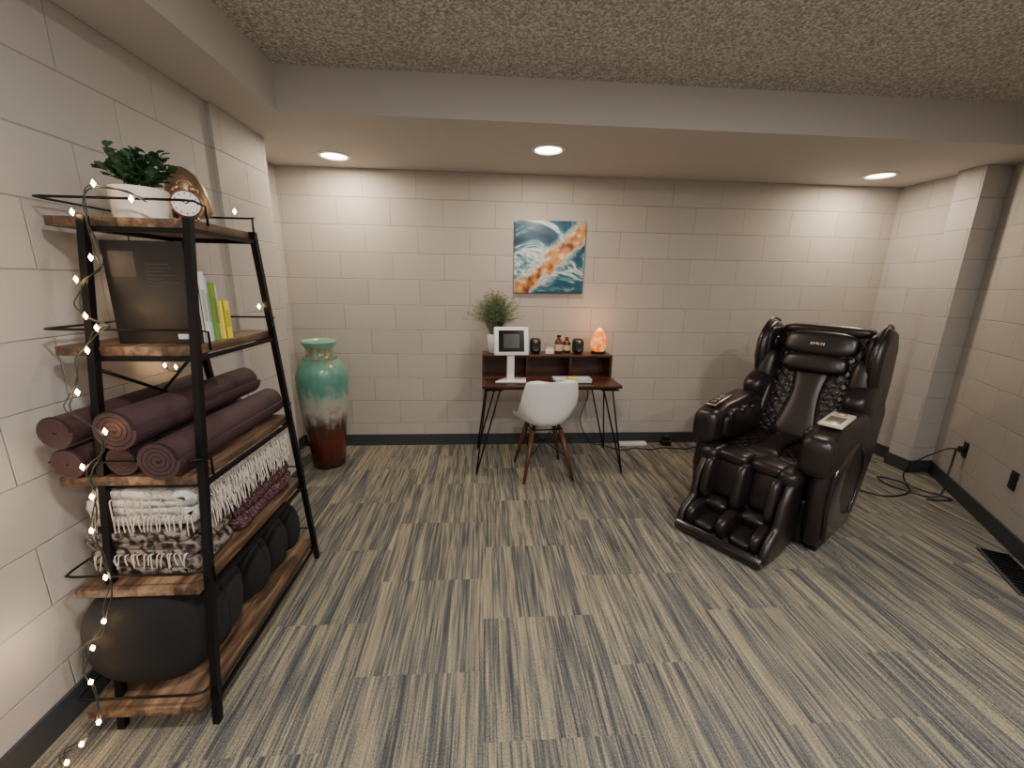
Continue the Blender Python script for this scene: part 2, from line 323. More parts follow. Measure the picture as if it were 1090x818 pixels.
def grassplant():
    g=G('potted_grass_plant',(.10,3.42,.9155))
    lathe('pot',[(.05,0),(.058,.006),(.070,.15),(.066,.155),(.058,.14)],M_white,g)
    ds=[]
    for i in range(760):
        a=random.uniform(0,6.28); el=random.uniform(.0,1.5); L_=random.uniform(.14,.285)
        b=Vector((random.uniform(-.035,.035),random.uniform(-.035,.035),.13)); dd=Vector((math.cos(a)*math.cos(el)*1.1,math.sin(a)*math.cos(el)*.8,math.sin(el)*1.08)); c0=Vector((0,0,.27))
        t=c0+dd*L_*.86; t.y=min(t.y,.20); md=b.lerp(t,.5)+Vector((-.18*(t.x),-.18*(t.y),.04))
        w=Vector((-math.sin(a+1),math.cos(a+1),0))*.0019
        vs=[b-w,b+w,md-w,md+w,t]; ds.append((vs,[(0,1,3,2),(2,3,4)]))
        for k in range(3):
            q=md.lerp(t,random.random()); e=q+Vector((random.uniform(-.03,.03),random.uniform(-.03,.02),random.uniform(-.01,.03)))
            ds.append(([q,q+Vector((0,0,.005)),e],[(0,1,2)]))
    multi('blades',ds,M_grass,g,smooth=False)
grassplant()
g=G('desk_organizer_tray',(.70,3.13,.731)); M_tray=mat('tray_grey',(205,208,212),.35)
box('tray_base',(-.15,-.065,0),(.15,.065,.006),M_tray,g)
for k,(lo,hi) in enumerate([((-.15,-.065,0),(.15,-.059,.03)),((-.15,.059,0),(.15,.065,.03)),((-.15,-.065,0),(-.144,.065,.03)),((.144,-.065,0),(.15,.065,.03))]): box('tray_side_%d'%k,lo,hi,M_tray,g)
box('sticky_notes',(-.03,-.04,.006),(.04,.03,.036),mat('sticky_yellow',(228,205,90),.7),g)
# ---------------------------------------------------------------- white shell chair
def shellchair():
    g=G('white_shell_chair',(.48,3.06,0),math.radians(186))
    V=[];Fc=[];NU=22
    prof=[(-.235,.415),(-.22,.435),(-.16,.43),(-.06,.415),(.04,.41),(.11,.425),(.155,.47),(.18,.54),(.20,.62),(.22,.70),(.235,.77),(.24,.80)]
    pp=spline([(0,a,b) for a,b in prof],3)
    n=len(pp)
    for j,p in enumerate(pp):
        t=j/(n-1)
        hw=.225*(1-.12*(1-min(1,t*4))**2) if t<.6 else .225-.045*((t-.6)/.4)**1.5
        if t>.9: hw*= math.sqrt(max(.0,1-((t-.9)/.115)**2))
        if t<.06: hw*=.80+.2*(t/.06)
        for i in range(NU+1):
            u=-1+2*i/NU; seat=max(0,1-t/.5); back=1-seat
            side=abs(u)**2.6
            lift=side*(.045*min(1,t*3)+.05*math.exp(-((t-.48)/.16)**2)); fwd=-side*(.05*back+.05*math.exp(-((t-.5)/.15)**2))
            V.append((u*hw,p.y+fwd,p.z+lift*(1 if t<.75 else .0+max(0,(1-t)/.25))))
    for j in range(n-1):
        for i in range(NU): Fc.append((j*(NU+1)+i,j*(NU+1)+i+1,(j+1)*(NU+1)+i+1,(j+1)*(NU+1)+i))
    o=fin('shell',mesh(V,Fc),M_white,g,smooth=True); so=o.modifiers.new('so','SOLIDIFY'); so.thickness=.008; so.offset=0
    ss=o.modifiers.new('ss','SUBSURF'); ss.levels=1; ss.render_levels=1
    M_dowel=mat('walnut_dowel',(92,50,34),.4,var=.2,bscale=30)
    k=0; feet=[]
    for sx in(-1,1):
        for sy in(-1,1):
            top=Vector((sx*.11,sy*.10-.02,.385)); f=Vector((sx*.195,sy*.20,0.0)); feet.append((top,f))
            tube('leg_%d'%k,[f,f.lerp(top,.5),top],.012,M_dowel,g,n=12,taper=lambda t:.010+.010*min(1,t*1.6)); k+=1
    q=lambda i,t: feet[i][1].lerp(feet[i][0],t)
    for k,(a,b) in enumerate([((0,.45),(3,.85)),((3,.45),(0,.85)),((1,.45),(2,.85)),((2,.45),(1,.85)),((0,.5),(1,.9)),((1,.5),(0,.9)),((2,.5),(3,.9)),((3,.5),(2,.9))]):
        tube('strut_%d'%k,[q(*a),q(*b)],.004,M_black,g,n=6)
    tube('seat_frame',[(-.12,-.13,.388),(.12,-.13,.388),(.12,.09,.388),(-.12,.09,.388)],.006,M_black,g,closed=True)
    for k,(x,y) in enumerate([(-.1,-.1),(.1,-.1),(-.1,.07),(.1,.07)]): lathe('mount_%d'%k,[(.015,.385),(.015,.415)],M_blackpl,g,loc=(x,y,0),n=12)
shellchair()
# ---------------------------------------------------------------- massage chair
def massage():
    g=G('massage_chair',(1.45,2.08,0),math.radians(-57))
    Lx=M_leather
    prof=[(.27,.04),(.21,.20),(.20,.42),(.24,.58),(.36,.68),(.70,.72),(1.0,.76),(1.14,.79),(1.20,.70),(1.14,.45),(1.02,.22),(.90,.04)]
    for k,sx in enumerate((-1,1)):
        a,b=(.285,.375); x0,x1=(sx*a,sx*b) if sx>0 else (sx*b,sx*a)
        prism('side_shell_%d'%k,prof,x0,x1,Lx,g,bevel=.04,seg=6)
        prism('side_fender_%d'%k,[(.30,.09),(.25,.30),(.27,.50),(.36,.60),(.60,.62),(.60,.56),(.46,.50),(.42,.34),(.52,.20),(.74,.12),(.72,.07)],sx*.365,sx*.395,M_gloss,g,bevel=.012,seg=4)
        sp=spline([(sx*.378,y,z) for y,z in [(.64,.60),(.80,.52),(.88,.38),(.84,.22),(.76,.12)]],6); tube('side_trim_%d'%k,sp,.006,M_gloss,g)
        prism('armrest_%d'%k,[(.17,.50),(.155,.61),(.21,.705),(.34,.745),(.72,.775),(.79,.73),(.76,.55),(.5,.50)],sx*.225,sx*.39,Lx,g,bevel=.045,seg=6)
        sell('arm_front_cap_%d'%k,(sx*.307,.225,.60),(.082,.075,.115),Lx,g,.6,.6)
        sell('arm_inner_pad_%d'%k,(sx*.235,.52,.60),(.045,.26,.095),M_leather2,g,.5,.6)
        for q in range(3): sell('forearm_airbag_%d_%d'%(k,q),(sx*.225,.36+q*.15,.665),(.035,.07,.05),Lx,g,.6,.6)
        sell('arm_upper_pad_%d'%k,(sx*.295,.90,.80),(.075,.17,.11),Lx,g,.6,.6,rot=(math.radians(20),0,0))
        sell('shoulder_pad_%d'%k,(sx*.275,.94,.92),(.06,.09,.13),Lx,g,.6,.6,rot=(math.radians(-15),0,0))
        wp=[(1.20,.66),(1.00,.72),(.90,.84),(.85,1.00),(.86,1.12),(.92,1.21),(1.02,1.255),(1.14,1.23),(1.22,1.13),(1.24,.9)]
        prism('shoulder_wing_%d'%k,wp,sx*.285,sx*.36,Lx,g,bevel=.036,seg=6)
        sp=spline([(sx*.322,y,z) for y,z in [(.885,.84),(.836,1.0),(.846,1.13),(.91,1.225),(1.02,1.27),(1.14,1.245)]],6); tube('wing_trim_%d'%k,sp,.009,M_gloss,g)
        sell('wing_inner_%d'%k,(sx*.283,1.00,1.07),(.025,.12,.14),M_leather2,g,.6,.8)
        lathe('wing_speaker_%d'%k,[(.045,0),(.042,.006),(.001,.008)],M_gloss,g,loc=(sx*.258,.98,1.10),rot=(0,math.radians(-90*sx),0),n=28)
    M_cream=mat('control_cream',(200,190,172),.3); 
    h=bpy.data.objects.new('control_panel',None); COL.objects.link(h); h.parent=g; h.location=(.308,.42,.765); h.rotation_euler=(math.radians(5),0,0)
    box('panel_plate',(-.058,-.12,-.006),(.058,.12,.014),M_cream,h,bevel=.02); box('panel_screen',(-.038,-.085,.013),(.038,.03,.016),mat('lcd',(112,108,96),.15),h,bevel=.004)
    lathe('panel_knob',[(.026,.010),(.026,.020),(.001,.022)],M_silver,h,loc=(0,.075,0),n=24)
    h=bpy.data.objects.new('quick_keys',None); COL.objects.link(h); h.parent=g; h.location=(-.314,.34,.752); h.rotation_euler=(math.radians(10),0,0)
    box('keys_plate',(-.034,-.11,-.006),(.034,.11,.010),M_silver,h,bevel=.01)
    box('keys_inset',(-.026,-.10,.009),(.026,.10,.012),M_gloss,h,bevel=.004)
    for i in range(3): box('key_%d'%i,(-.014,-.08+i*.055,.011),(.014,-.045+i*.055,.015),M_silver,h,bevel=.004)
    prism('rear_body',[(.80,.05),(.78,.40),(.98,.80),(1.08,1.16),(1.13,1.22),(1.22,1.16),(1.23,.60),(1.10,.25),(.94,.05)],-.285,.285,M_leather2,g,bevel=.04,seg=5)
    box('base_frame',(-.29,.28,.03),(.29,.90,.30),M_leather2,g,bevel=.02)
    def quilt(name,path,hw,thick,amp,m,wide=.8,core=.42):
        pp=spline(path,24); n=len(pp); NU=150; V=[];Fc=[]
        for j,p in enumerate(pp):
            a=pp[max(0,j-1)]; b=pp[min(n-1,j+1)]; t=(b-a).normalized(); nr=Vector((0,-t.z,t.y))
            s_=j/(n-1); L_=s_*wide
            for i in range(NU+1):
                u=-1+2*i/NU; x=u*hw
                hgt=thick*(1-abs(u)**6)*(1-abs(2*s_-1)**10)
                cw=core+.10*math.cos(s_*math.pi*2)
                if abs(u)>cw:
                    k1=abs(math.sin((x+L_)*math.pi/.075)); k2=abs(math.sin((x-L_)*math.pi/.075)); hgt-=amp*(1-min(k1,k2))**3
                else: hgt+=.014*(1-(u/cw)**4)
                hgt-=amp*1.4*math.exp(-((abs(u)-cw)/.025)**2)
                V.append((x,p.y+nr.y*hgt,p.z+nr.z*hgt))
        for j in range(n-1):
            for i in range(NU): Fc.append((j*(NU+1)+i,j*(NU+1)+i+1,(j+1)*(NU+1)+i+1,(j+1)*(NU+1)+i))
        return fin(name,mesh(V,Fc),m,g,smooth=True)
    sell('seat_cushion',(0,.55,.43),(.245,.29,.075),Lx,g,.45,.4)
    quilt('seat_quilt',[(0,.29,.44),(0,.34,.475),(0,.5,.485),(0,.7,.485),(0,.80,.49)],.235,.03,.010,Lx,wide=.5)
    quilt('backrest_quilt',[(0,.76,.47),(0,.81,.55),(0,.89,.70),(0,.955,.85),(0,1.01,1.02),(0,1.07,1.20)],.275,.05,.012,Lx,wide=.75)
    for k,sx in enumerate((-1,1)): sell('lumbar_%d'%k,(sx*.235,.85,.68),(.035,.06,.16),Lx,g,.6,.7,rot=(math.radians(-22),0,0))
    sell('head_pillow_upper',(0,.985,1.115),(.215,.06,.085),Lx,g,.6,.5,rot=(math.radians(-18),0,0))
    sell('head_pillow_lower',(0,.94,.985),(.19,.06,.065),Lx,g,.6,.5,rot=(math.radians(-18),0,0))
    tube('pillow_piping',spline([(-.20,.955,1.055),(-.1,.925,1.045),(0,.915,1.04),(.1,.925,1.045),(.20,.955,1.055)],5),.005,M_gloss,g)
    h=bpy.data.objects.new('badge',None); COL.objects.link(h); h.parent=g; h.location=(0,.924,1.125); h.rotation_euler=(math.radians(-18),0,0)
    for x0,x1 in ((-.04,-.015),(-.008,.012),(.019,.04)): box('badge_letter',(x0,-.003,-.010),(x1,.003,.010),M_silver,h,bevel=.002)
    sell('top_roll',(0,1.08,1.205),(.26,.075,.042),Lx,g,.7,.5)
    fp=[(.27,.46),(.19,.48),(.10,.44),(.03,.34),(.0,.20),(-.07,.16),(-.11,.11),(-.13,.04),(-.09,.015),(.10,.015),(.24,.05),(.29,.25)]
    for k,sx in enumerate((-1,1)):
        a,b=sorted((sx*.215,sx*.265)); prism('leg_shell_%d'%k,fp,a,b,Lx,g,bevel=.024,seg=5)
        sell('knee_bolster_%d'%k,(sx*.22,.19,.455),(.055,.10,.05),Lx,g,.6,.6)
    prism('leg_back',[(.28,.40),(.16,.38),(.13,.14),(-.08,.06),(-.11,.02),(.20,.02),(.30,.2)],-.23,.23,M_leather2,g,bevel=.01)
    sell('calf_divider',(0,.11,.325),(.034,.085,.14),Lx,g,.6,.6,rot=(math.radians(-12),0,0))
    for k,x in enumerate((-.11,.11)):
        sell('calf_cushion_%d'%k,(x,.175,.325),(.085,.045,.135),Lx,g,.5,.5,rot=(math.radians(-12),0,0))
        sell('calf_airbag_out_%d'%k,(x*1.68,.10,.32),(.030,.085,.13),Lx,g,.6,.6,rot=(math.radians(-12),0,0))
        sell('foot_sole_%d'%k,(x,-.0,.085),(.076,.105,.035),M_leather2,g,.5,.6,rot=(math.radians(10),0,0))
        sell('foot_airbag_out_%d'%k,(x*1.68,-.015,.12),(.030,.10,.065),Lx,g,.6,.6,rot=(math.radians(12),0,0))
        sell('foot_instep_%d'%k,(x,.075,.165),(.075,.045,.05),Lx,g,.6,.6,rot=(math.radians(30),0,0))
        sell('knee_cushion_%d'%k,(x*.95,.22,.46),(.10,.085,.04),Lx,g,.6,.5)
    sell('foot_divider',(0,-.015,.12),(.034,.10,.07),Lx,g,.6,.6,rot=(math.radians(12),0,0))
    prism('toe_plate',[(-.145,.015),(-.155,.05),(-.13,.08),(-.10,.05),(.0,.03),(.0,.015)],-.25,.25,M_gloss,g,bevel=.010)
    box('skid_left',(-.36,.32,.0),(-.30,.88,.045),M_blackpl,g); box('skid_right',(.30,.32,.0),(.36,.88,.045),M_blackpl,g)
massage()
# ---------------------------------------------------------------- tapered shelf unit
ZS=[.10,.49,.845,1.25,1.645]; XBS=[-1.275,-1.30,-1.335,-1.335,-1.355]
def yn(z): return 1.16+.155*z
def yf(z): return 2.03-.15*z
def an(z): return 1.10+.21*z
XF=-.91; XB=-1.215
def shelfunit():
    g=G('tapered_etagere_shelf',(0,0,0)); 
    def leg(nm,x,fy,top=1.66):
        pts=[(x-.011,fy(0)-.011),(x+.011,fy(0)-.011),(x+.011,fy(0)+.011),(x-.011,fy(0)+.011)]
        V=[(a,b,0) for a,b in pts]+[(a,b+fy(top)-fy(0),top) for a,b in pts]
        fin(nm,mesh(V,[(0,1,2,3),(4,5,6,7),(0,1,5,4),(1,2,6,5),(2,3,7,6),(3,0,4,7)]),M_black,g)
    leg('leg_front_near',XF,yn); leg('leg_front_far',XF,yf); leg('leg_back_near',XB,yn); leg('leg_back_far',XB,yf)
    for i,z in enumerate(ZS):
        a=an(z); b=yf(z)+.02; xk=XBS[i]
        box('shelf_board_%d'%i,(xk,a,z-.014),(XF-.014,b,z+.016),M_wood,g,bevel=.002)
        for k,y in enumerate((yn(z)+.012,yf(z))): box('bracket_%d_%d'%(i,k),(XB,y-.008,z-.03),(XF,y+.008,z-.014),M_black,g)
        for k,x in enumerate((XB,XF)): box('rail_under_%d_%d'%(i,k),(x-.006,yn(z),z-.028),(x+.006,yf(z),z-.014),M_black,g)
        zr=z+.07; q=.03
        a2=a-.005; b2=b+.015; xb=xk-.017; xf=XF+.012
        pts=[(xf,a2+.05,z+.0),(xf,a2+.05,zr-.01),(xf-.01,a2+.01,zr),(xf-.04,a2,zr),(xb+q,a2,zr),(xb+.005,a2+.005,zr),(xb,a2+q,zr),(xb,b2-q,zr),(xb+.005,b2-.005,zr),(xb+q,b2,zr),(xf-.04,b2,zr),(xf-.01,b2-.01,zr),(xf,b2-.05,zr-.01),(xf,b2-.05,z)]
        tube('gallery_rod_%d'%i,pts,.004,M_black,g,n=6)
    tube('back_brace_0',[(XB,yn(.9),.9),(XB,yf(1.2),1.2)],.006,M_black,g); tube('back_brace_1',[(XB,yf(.9),.9),(XB,yn(1.2),1.2)],.006,M_black,g)
shelfunit()
ST=[z+.0165 for z in ZS]
def rollmat(x,y0,y1,z,r,tilt=0):
    g=G('rolled_yoga_mat',(x,(y0+y1)/2,z),tilt); Lh=(y1-y0)/2
    m=M_mat; turns=4; N=turns*26; V=[];Fc=[]; ro=r; ri=.010; th=.0115
    for i in range(N+1):
        t=i/N; a=t*turns*2*math.pi; rr=ri+(ro-ri)*t
        for s_ in(rr-th,rr): 
            for yy in(-Lh,Lh): V.append((s_*math.cos(a),yy,s_*math.sin(a)))
    for i in range(N):
        o=i*4; p=o+4
        Fc+= [(o+2,o+3,p+3,p+2),(o,p,p+1,o+1),(o,o+2,p+2,p),(o+1,p+1,p+3,o+3)]
    Fc+=[(0,1,3,2),(N*4,N*4+2,N*4+3,N*4+1)]
    fin('rolled_sheet',mesh(V,Fc),m,g)
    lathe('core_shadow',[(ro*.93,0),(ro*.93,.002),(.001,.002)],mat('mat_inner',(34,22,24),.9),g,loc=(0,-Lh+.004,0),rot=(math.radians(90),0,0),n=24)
M_mat=mat('plum_foam_rubber',(62,42,47),.75,bump=.4,bscale=160)
z0=ST[2]
for x,z,r,a,b,tl in [(-1.282,z0+.054,.052,1.26,1.86,0),(-1.14,z0+.053,.051,1.28,1.9,0),(-1.0,z0+.069,.066,1.24,1.93,0),(-1.286,z0+.160,.053,1.25,1.87,0),(-1.088,z0+.174,.066,1.225,1.90,-.02)]:
    rollmat(x,a,b,z,r,tl)
# blankets
def blanketmat(name,cols,sc,lo=.3,span=.4):
    s=NB(name,.95)
    w=s.n('ShaderNodeTexWave'); w.inputs['Scale'].default_value=sc*.28; w.inputs['Distortion'].default_value=7; w.inputs['Detail'].default_value=3; w.inputs['Detail Scale'].default_value=3; w.bands_direction='DIAGONAL'; s.l(s.tc.outputs['Object'],w.inputs['Vector'])
    c=s.n('ShaderNodeTexVoronoi'); c.distance='MANHATTAN'; c.inputs['Scale'].default_value=sc; s.l(s.tc.outputs['Object'],c.inputs['Vector'])
    f=s.math('ADD',s.math('MULTIPLY',w.outputs['Fac'],.5),s.math('MULTIPLY',c.outputs['Distance'],.5))
    s.l(s.ramp(f,[(i/(len(cols)-1)*span+lo,cc) for i,cc in enumerate(cols)]),s.b.inputs['Base Color'])
    n3=s.n('ShaderNodeTexNoise'); n3.inputs['Scale'].default_value=220; s.l(s.tc.outputs['Object'],n3.inputs['Vector']); bp=s.n('ShaderNodeBump'); bp.inputs['Strength'].default_value=.7; bp.inputs['Distance'].default_value=.004; s.l(n3.outputs['Fac'],bp.inputs['Height']); s.l(bp.outputs['Normal'],s.b.inputs['Normal'])
    return s.m
M_b1=blanketmat('kilim_maroon',[(36,20,28),(84,38,48),(44,24,36),(136,116,116),(66,30,42)],44)
M_b2=blanketmat('kilim_cream_black',[(22,20,22),(56,46,43),(28,25,26),(116,106,100),(42,34,34),(140,130,122)],34)
M_b3=blanketmat('cream_wool_weave',[(206,204,196),(194,192,186),(140,142,148),(212,210,203),(200,198,190),(216,214,208)],26,.25,.55)
def folded(name,x0,x1,y0,y1,z0,h,layers,m,seed,fringe=None,mf=None,ln0=.05):
    g=G(name,((x0+x1)/2,(y0+y1)/2,z0)); hx=(x1-x0)/2; hy=(y1-y0)/2; th=h/layers; t2=th*.46
    c=[]
    for k in range(layers):
        z=th*(k+.5); xa,xb=(-hx+t2,hx-t2-.008*abs(math.sin(seed+k*1.7))*2); 
        pts=[(xa+(xb-xa)*i/8,z) for i in range(9)]
        if k%2: pts=pts[::-1]
        c+=pts
        if k<layers-1:
            s_=1 if k%2==0 else -1; xe=pts[-1][0]
            for a in (-.25,0,.25): c.append((xe+s_*t2*.9*math.cos(a*math.pi*2*.9),z+th*.5+th*.5*math.sin(a*math.pi*2*.9)))
    n=len(c); L1=[];L2=[]
    for i in range(n):
        a=Vector(c[max(0,i-1)]); b=Vector(c[min(n-1,i+1)]); t=(b-a).normalized(); nn=Vector((-t.y,t.x)); p=Vector(c[i])
        L1.append(p+nn*t2); L2.append(p-nn*t2)
    ring=L1+L2[::-1]; NR=len(ring); NY=26; V=[];Fc=[]
    for j in range(NY+1):
        v=-1+2*j/NY; e=(1-abs(v)**14*.06)
        for p in ring:
            q=Vector((p.x,v*hy,p.y)); w=noise.noise(Vector((q.x*5,q.y*8,q.z*30+seed*3)))*.010; w2=noise.noise(Vector((q.x*20,q.y*22,q.z*60+seed)))*.0035
            V.append((q.x*e+w*1.3,q.y+w*1.2,max(.001,q.z+w2+w*.25)))
    for j in range(NY):
        for i in range(NR): Fc.append((j*NR+i,j*NR+(i+1)%NR,(j+1)*NR+(i+1)%NR,(j+1)*NR+i))
    for j in (0,NY):
        for i in range(n-1): Fc.append((j*NR+i,j*NR+i+1,j*NR+NR-2-i,j*NR+NR-1-i))
    fin('folded_cloth',mesh(V,Fc),m,g,smooth=True)
    if fringe:
        ds=[]
        for (side,cnt,zf) in fringe:
            for i in range(cnt):
                u=-1+2*(i+random.random()*.8)/cnt
                if side=='front': p=Vector((hx-.004,u*hy,h*zf)); o=Vector((1,0,0)); al=Vector((0,1,0))
                else: p=Vector((u*hx*.9,-hy+.003,h*zf)); o=Vector((0,-1,0)); al=Vector((1,0,0))
                ln=random.uniform(ln0*.7,ln0*1.25); sw=random.uniform(-.014,.014)
                w=[p,p+o*.012+Vector((0,0,.002)),p+o*random.uniform(.014,.02)+al*sw*.5+Vector((0,0,-ln*.5)),p+o*random.uniform(.012,.022)+al*sw+Vector((0,0,-ln))]
                ds.append(sweep_data(spline(w,3),.0021,5))
        multi('fringe',ds,mf or m,g)
z0=ST[1]
M_fr=mat('fringe_cream',(196,190,180),.9)
folded('folded_maroon_blanket',-1.29,-.935,1.50,1.93,z0+.002,.15,5,M_b1,1.0)
folded('folded_patterned_blanket',-1.29,-.95,1.262,1.475,z0+.002,.160,5,M_b2,2.3,[('near',22,.5)],M_fr,.04)
folded('folded_cream_blanket',-1.29,-.935,1.285,1.895,z0+.178,.12,4,M_b3,4.1,[('front',70,.25),('front',60,.62),('front',50,.9),('near',24,.25),('near',10,.75)],M_fr,.06)
# bolsters
M_bol=mat('black_cotton',(20,21,25),.95,bump=.4,bscale=120)
yy=1.15
for k,(th,rz,cx,rx) in enumerate([(.365,.186,-1.135,.208),(.17,.172,-1.13,.200),(.155,.167,-1.13,.200),(.125,.16,-1.13,.2)]):
    g=G('round_floor_cushion',(cx,yy+th/2,ST[0]))
    sell('cushion',(0,0,rz*.985),(rx,th/2,rz),M_bol,g,.62 if k==0 else .68,.78,disp=.02,seed=k,axis='y')
    pl=lambda v,e: math.copysign(abs(v)**e,v)
    tube('piping',[(rx*pl(math.cos(a),.78),0,rz*.985+(rz+.001)*pl(math.sin(a),.78)) for a in [i*2*math.pi/60 for i in range(60)]],.004,M_bol,g,closed=True,n=6)
    yy+=th+.002
# books
def book(name,x0,x1,y0,y1,z,h,col,art=False):
    g=G(name,((x0+x1)/2,(y0+y1)/2,z),0); hx=(x1-x0)/2; hy=(y1-y0)/2; mc=mat('cover_'+name,col,.4); mp=mat('pages',(225,218,200),.8)
    box('front_cover',(-hx,-hy,0),(hx,-hy+.003,h),mc,g); box('rear_cover',(-hx,hy-.003,0),(hx,hy,h),mc,g); box('spine',(hx-.003,-hy,0),(hx,hy,h),mc,g)
    box('pages',(-hx+.004,-hy+.003,.004),(hx-.003,hy-.003,h-.004),mp,g)
    if art:
        box('cover_photo',(-hx*.85,-hy-.001,h*.66),(-hx*.25,-hy,h*.90),mat('cover_photo',(62,60,58),.5,var=.7,bscale=25),g)
        for i in range(7): box('cover_text_%d'%i,(hx*.0,-hy-.001,h*(.78-i*.035)),(hx*(.55+.3*math.sin(i*3)),-hy,h*(.785-i*.035)),mat('cover_text',(70,68,66),.5),g)
        box('barcode',(hx*.5,-hy-.001,h*.05),(hx*.85,-hy,h*.10),M_white,g)
    else: box('spine_label',(hx,-hy*.6,h*.3),(hx+.0008,hy*.6,h*.75),mat('lab',tuple(min(255,v*.7+20) for v in col),.5),g)
book('black_hardcover_book',-1.195,-.945,1.43,1.455,ST[3],.325,(20,20,22),art=True)
yb=1.47
for nm,xf,t,h,c in [('white_book',-.945,.03,.235,(222,222,216)),('blue_book',-.95,.02,.22,(170,196,205)),('green_book',-.94,.018,.20,(120,150,60)),('cream_book',-.95,.024,.19,(214,206,180)),('yellow_book',-.935,.034,.135,(236,214,60))]:
    book(nm,xf-.16,xf,yb,yb+t,ST[3],h,c); yb+=t+.002
M_leaf=mat('leaf_green',(44,80,50),.5,var=.4,bscale=25)
def leafy():
    g=G('potted_leafy_plant',(-1.14,1.555,ST[4]))
    lathe('pot',[(.068,0),(.077,.004),(.079,.10),(.074,.102),(.070,.09)],mat('white_ceramic',(226,224,220),.4,bump=.2,bscale=60),g)
    lathe('soil',[(.072,.088),(.001,.09)],mat('soil',(40,30,22),.95),g)
    ds=[];st=[]
    for i in range(44):
        a=random.uniform(0,6.28); sp=random.uniform(.01,.10); h=random.uniform(.04,.125)
        b=Vector((random.uniform(-.03,.03),random.uniform(-.03,.03),.09)); t=Vector((math.cos(a)*sp,math.sin(a)*sp,.09+h)); st.append(sweep_data([b,b.lerp(t,.6)+Vector((0,0,.01)),t],.0018,5))
        for k in range(7):
            q=b.lerp(t,.45+.55*k/6); aa=random.uniform(0,6.28); el=random.uniform(.0,.9); d=Vector((math.cos(aa)*math.cos(el),math.sin(aa)*math.cos(el),math.sin(el))); ln=random.uniform(.026,.042); sd=d.cross(Vector((0,0,1))).normalized(); nn=sd.cross(d)
            vs=[q]+[q+d*ln*f+sd*ln*w*s_+nn*(.004) for f,w,s_ in [(.3,.30,1),(.65,.38,1),(.92,.20,1)]]+[q+d*ln]+[q+d*ln*f+sd*ln*w*s_+nn*.004 for f,w,s_ in [(.92,.20,-1),(.65,.38,-1),(.3,.30,-1)]]+[q+d*ln*.6]
            ds.append((vs,[(i_,(i_+1)%8,8) for i_ in range(8)]))
    multi('leaves',ds,M_leaf,g,smooth=False); multi('stems',st,M_leaf,g)
leafy()
M_gold=mat('brushed_brass',(150,128,100),.38,.85)
g=G('brass_dome_lamp',(-1.09,1.735,ST[4]))
lathe('foot',[(.05,0),(.052,.008),(.012,.014),(.010,.06)],M_gold,g); 
lathe('dome',[(.056,.0),(.064,.012),(.066,.05),(.061,.10),(.047,.14),(.026,.165),(.010,.175),(.001,.176)],M_gold,g,loc=(0,0,.04),rot=(math.radians(4),math.radians(-8),0))
def clock():
    g=G('alarm_clock',(-.985,1.54,ST[4]),math.radians(26)); g.scale=(.85,.85,.85)
    R_=(math.radians(90),0,0); MG=mat('rose_gold',(186,146,124),.3,.85)
    lathe('case',[(.046,-.022),(.052,-.016),(.052,.018),(.047,.022),(.045,.015)],MG,g,loc=(0,0,.066),rot=R_)
    lathe('face',[(.045,.015),(.001,.0155)],mat('clock_face',(238,234,226),.5),g,loc=(0,-.008,.066),rot=R_)
    for k in range(12):
        a=k*math.pi/6; box('tick_%d'%k,(.037*math.sin(a)-.0015,-.0255,.066+.037*math.cos(a)-.003),(.037*math.sin(a)+.0015,-.0235,.066+.037*math.cos(a)+.003),M_blackpl,g)
    tube('hand_hour',[(0,-.026,.066),(.016,-.026,.078)],.0018,M_blackpl,g,n=5); tube('hand_minute',[(0,-.027,.066),(-.022,-.027,.082)],.0013,M_blackpl,g,n=5)
    for k,sx in enumerate((-1,1)):
        tube('foot_%d'%k,[(sx*.02,0,.03),(sx*.034,0,0.003)],.004,MG,g)
        sell('bell_%d'%k,(sx*.026,0,.122),(.018,.018,.012),MG,g,1,1,rot=(0,sx*.5,0))
    tube('handle',spline([(-.026,0,.132),(-.015,0,.15),(.015,0,.15),(.026,0,.132)],4),.002,MG,g)
clock()
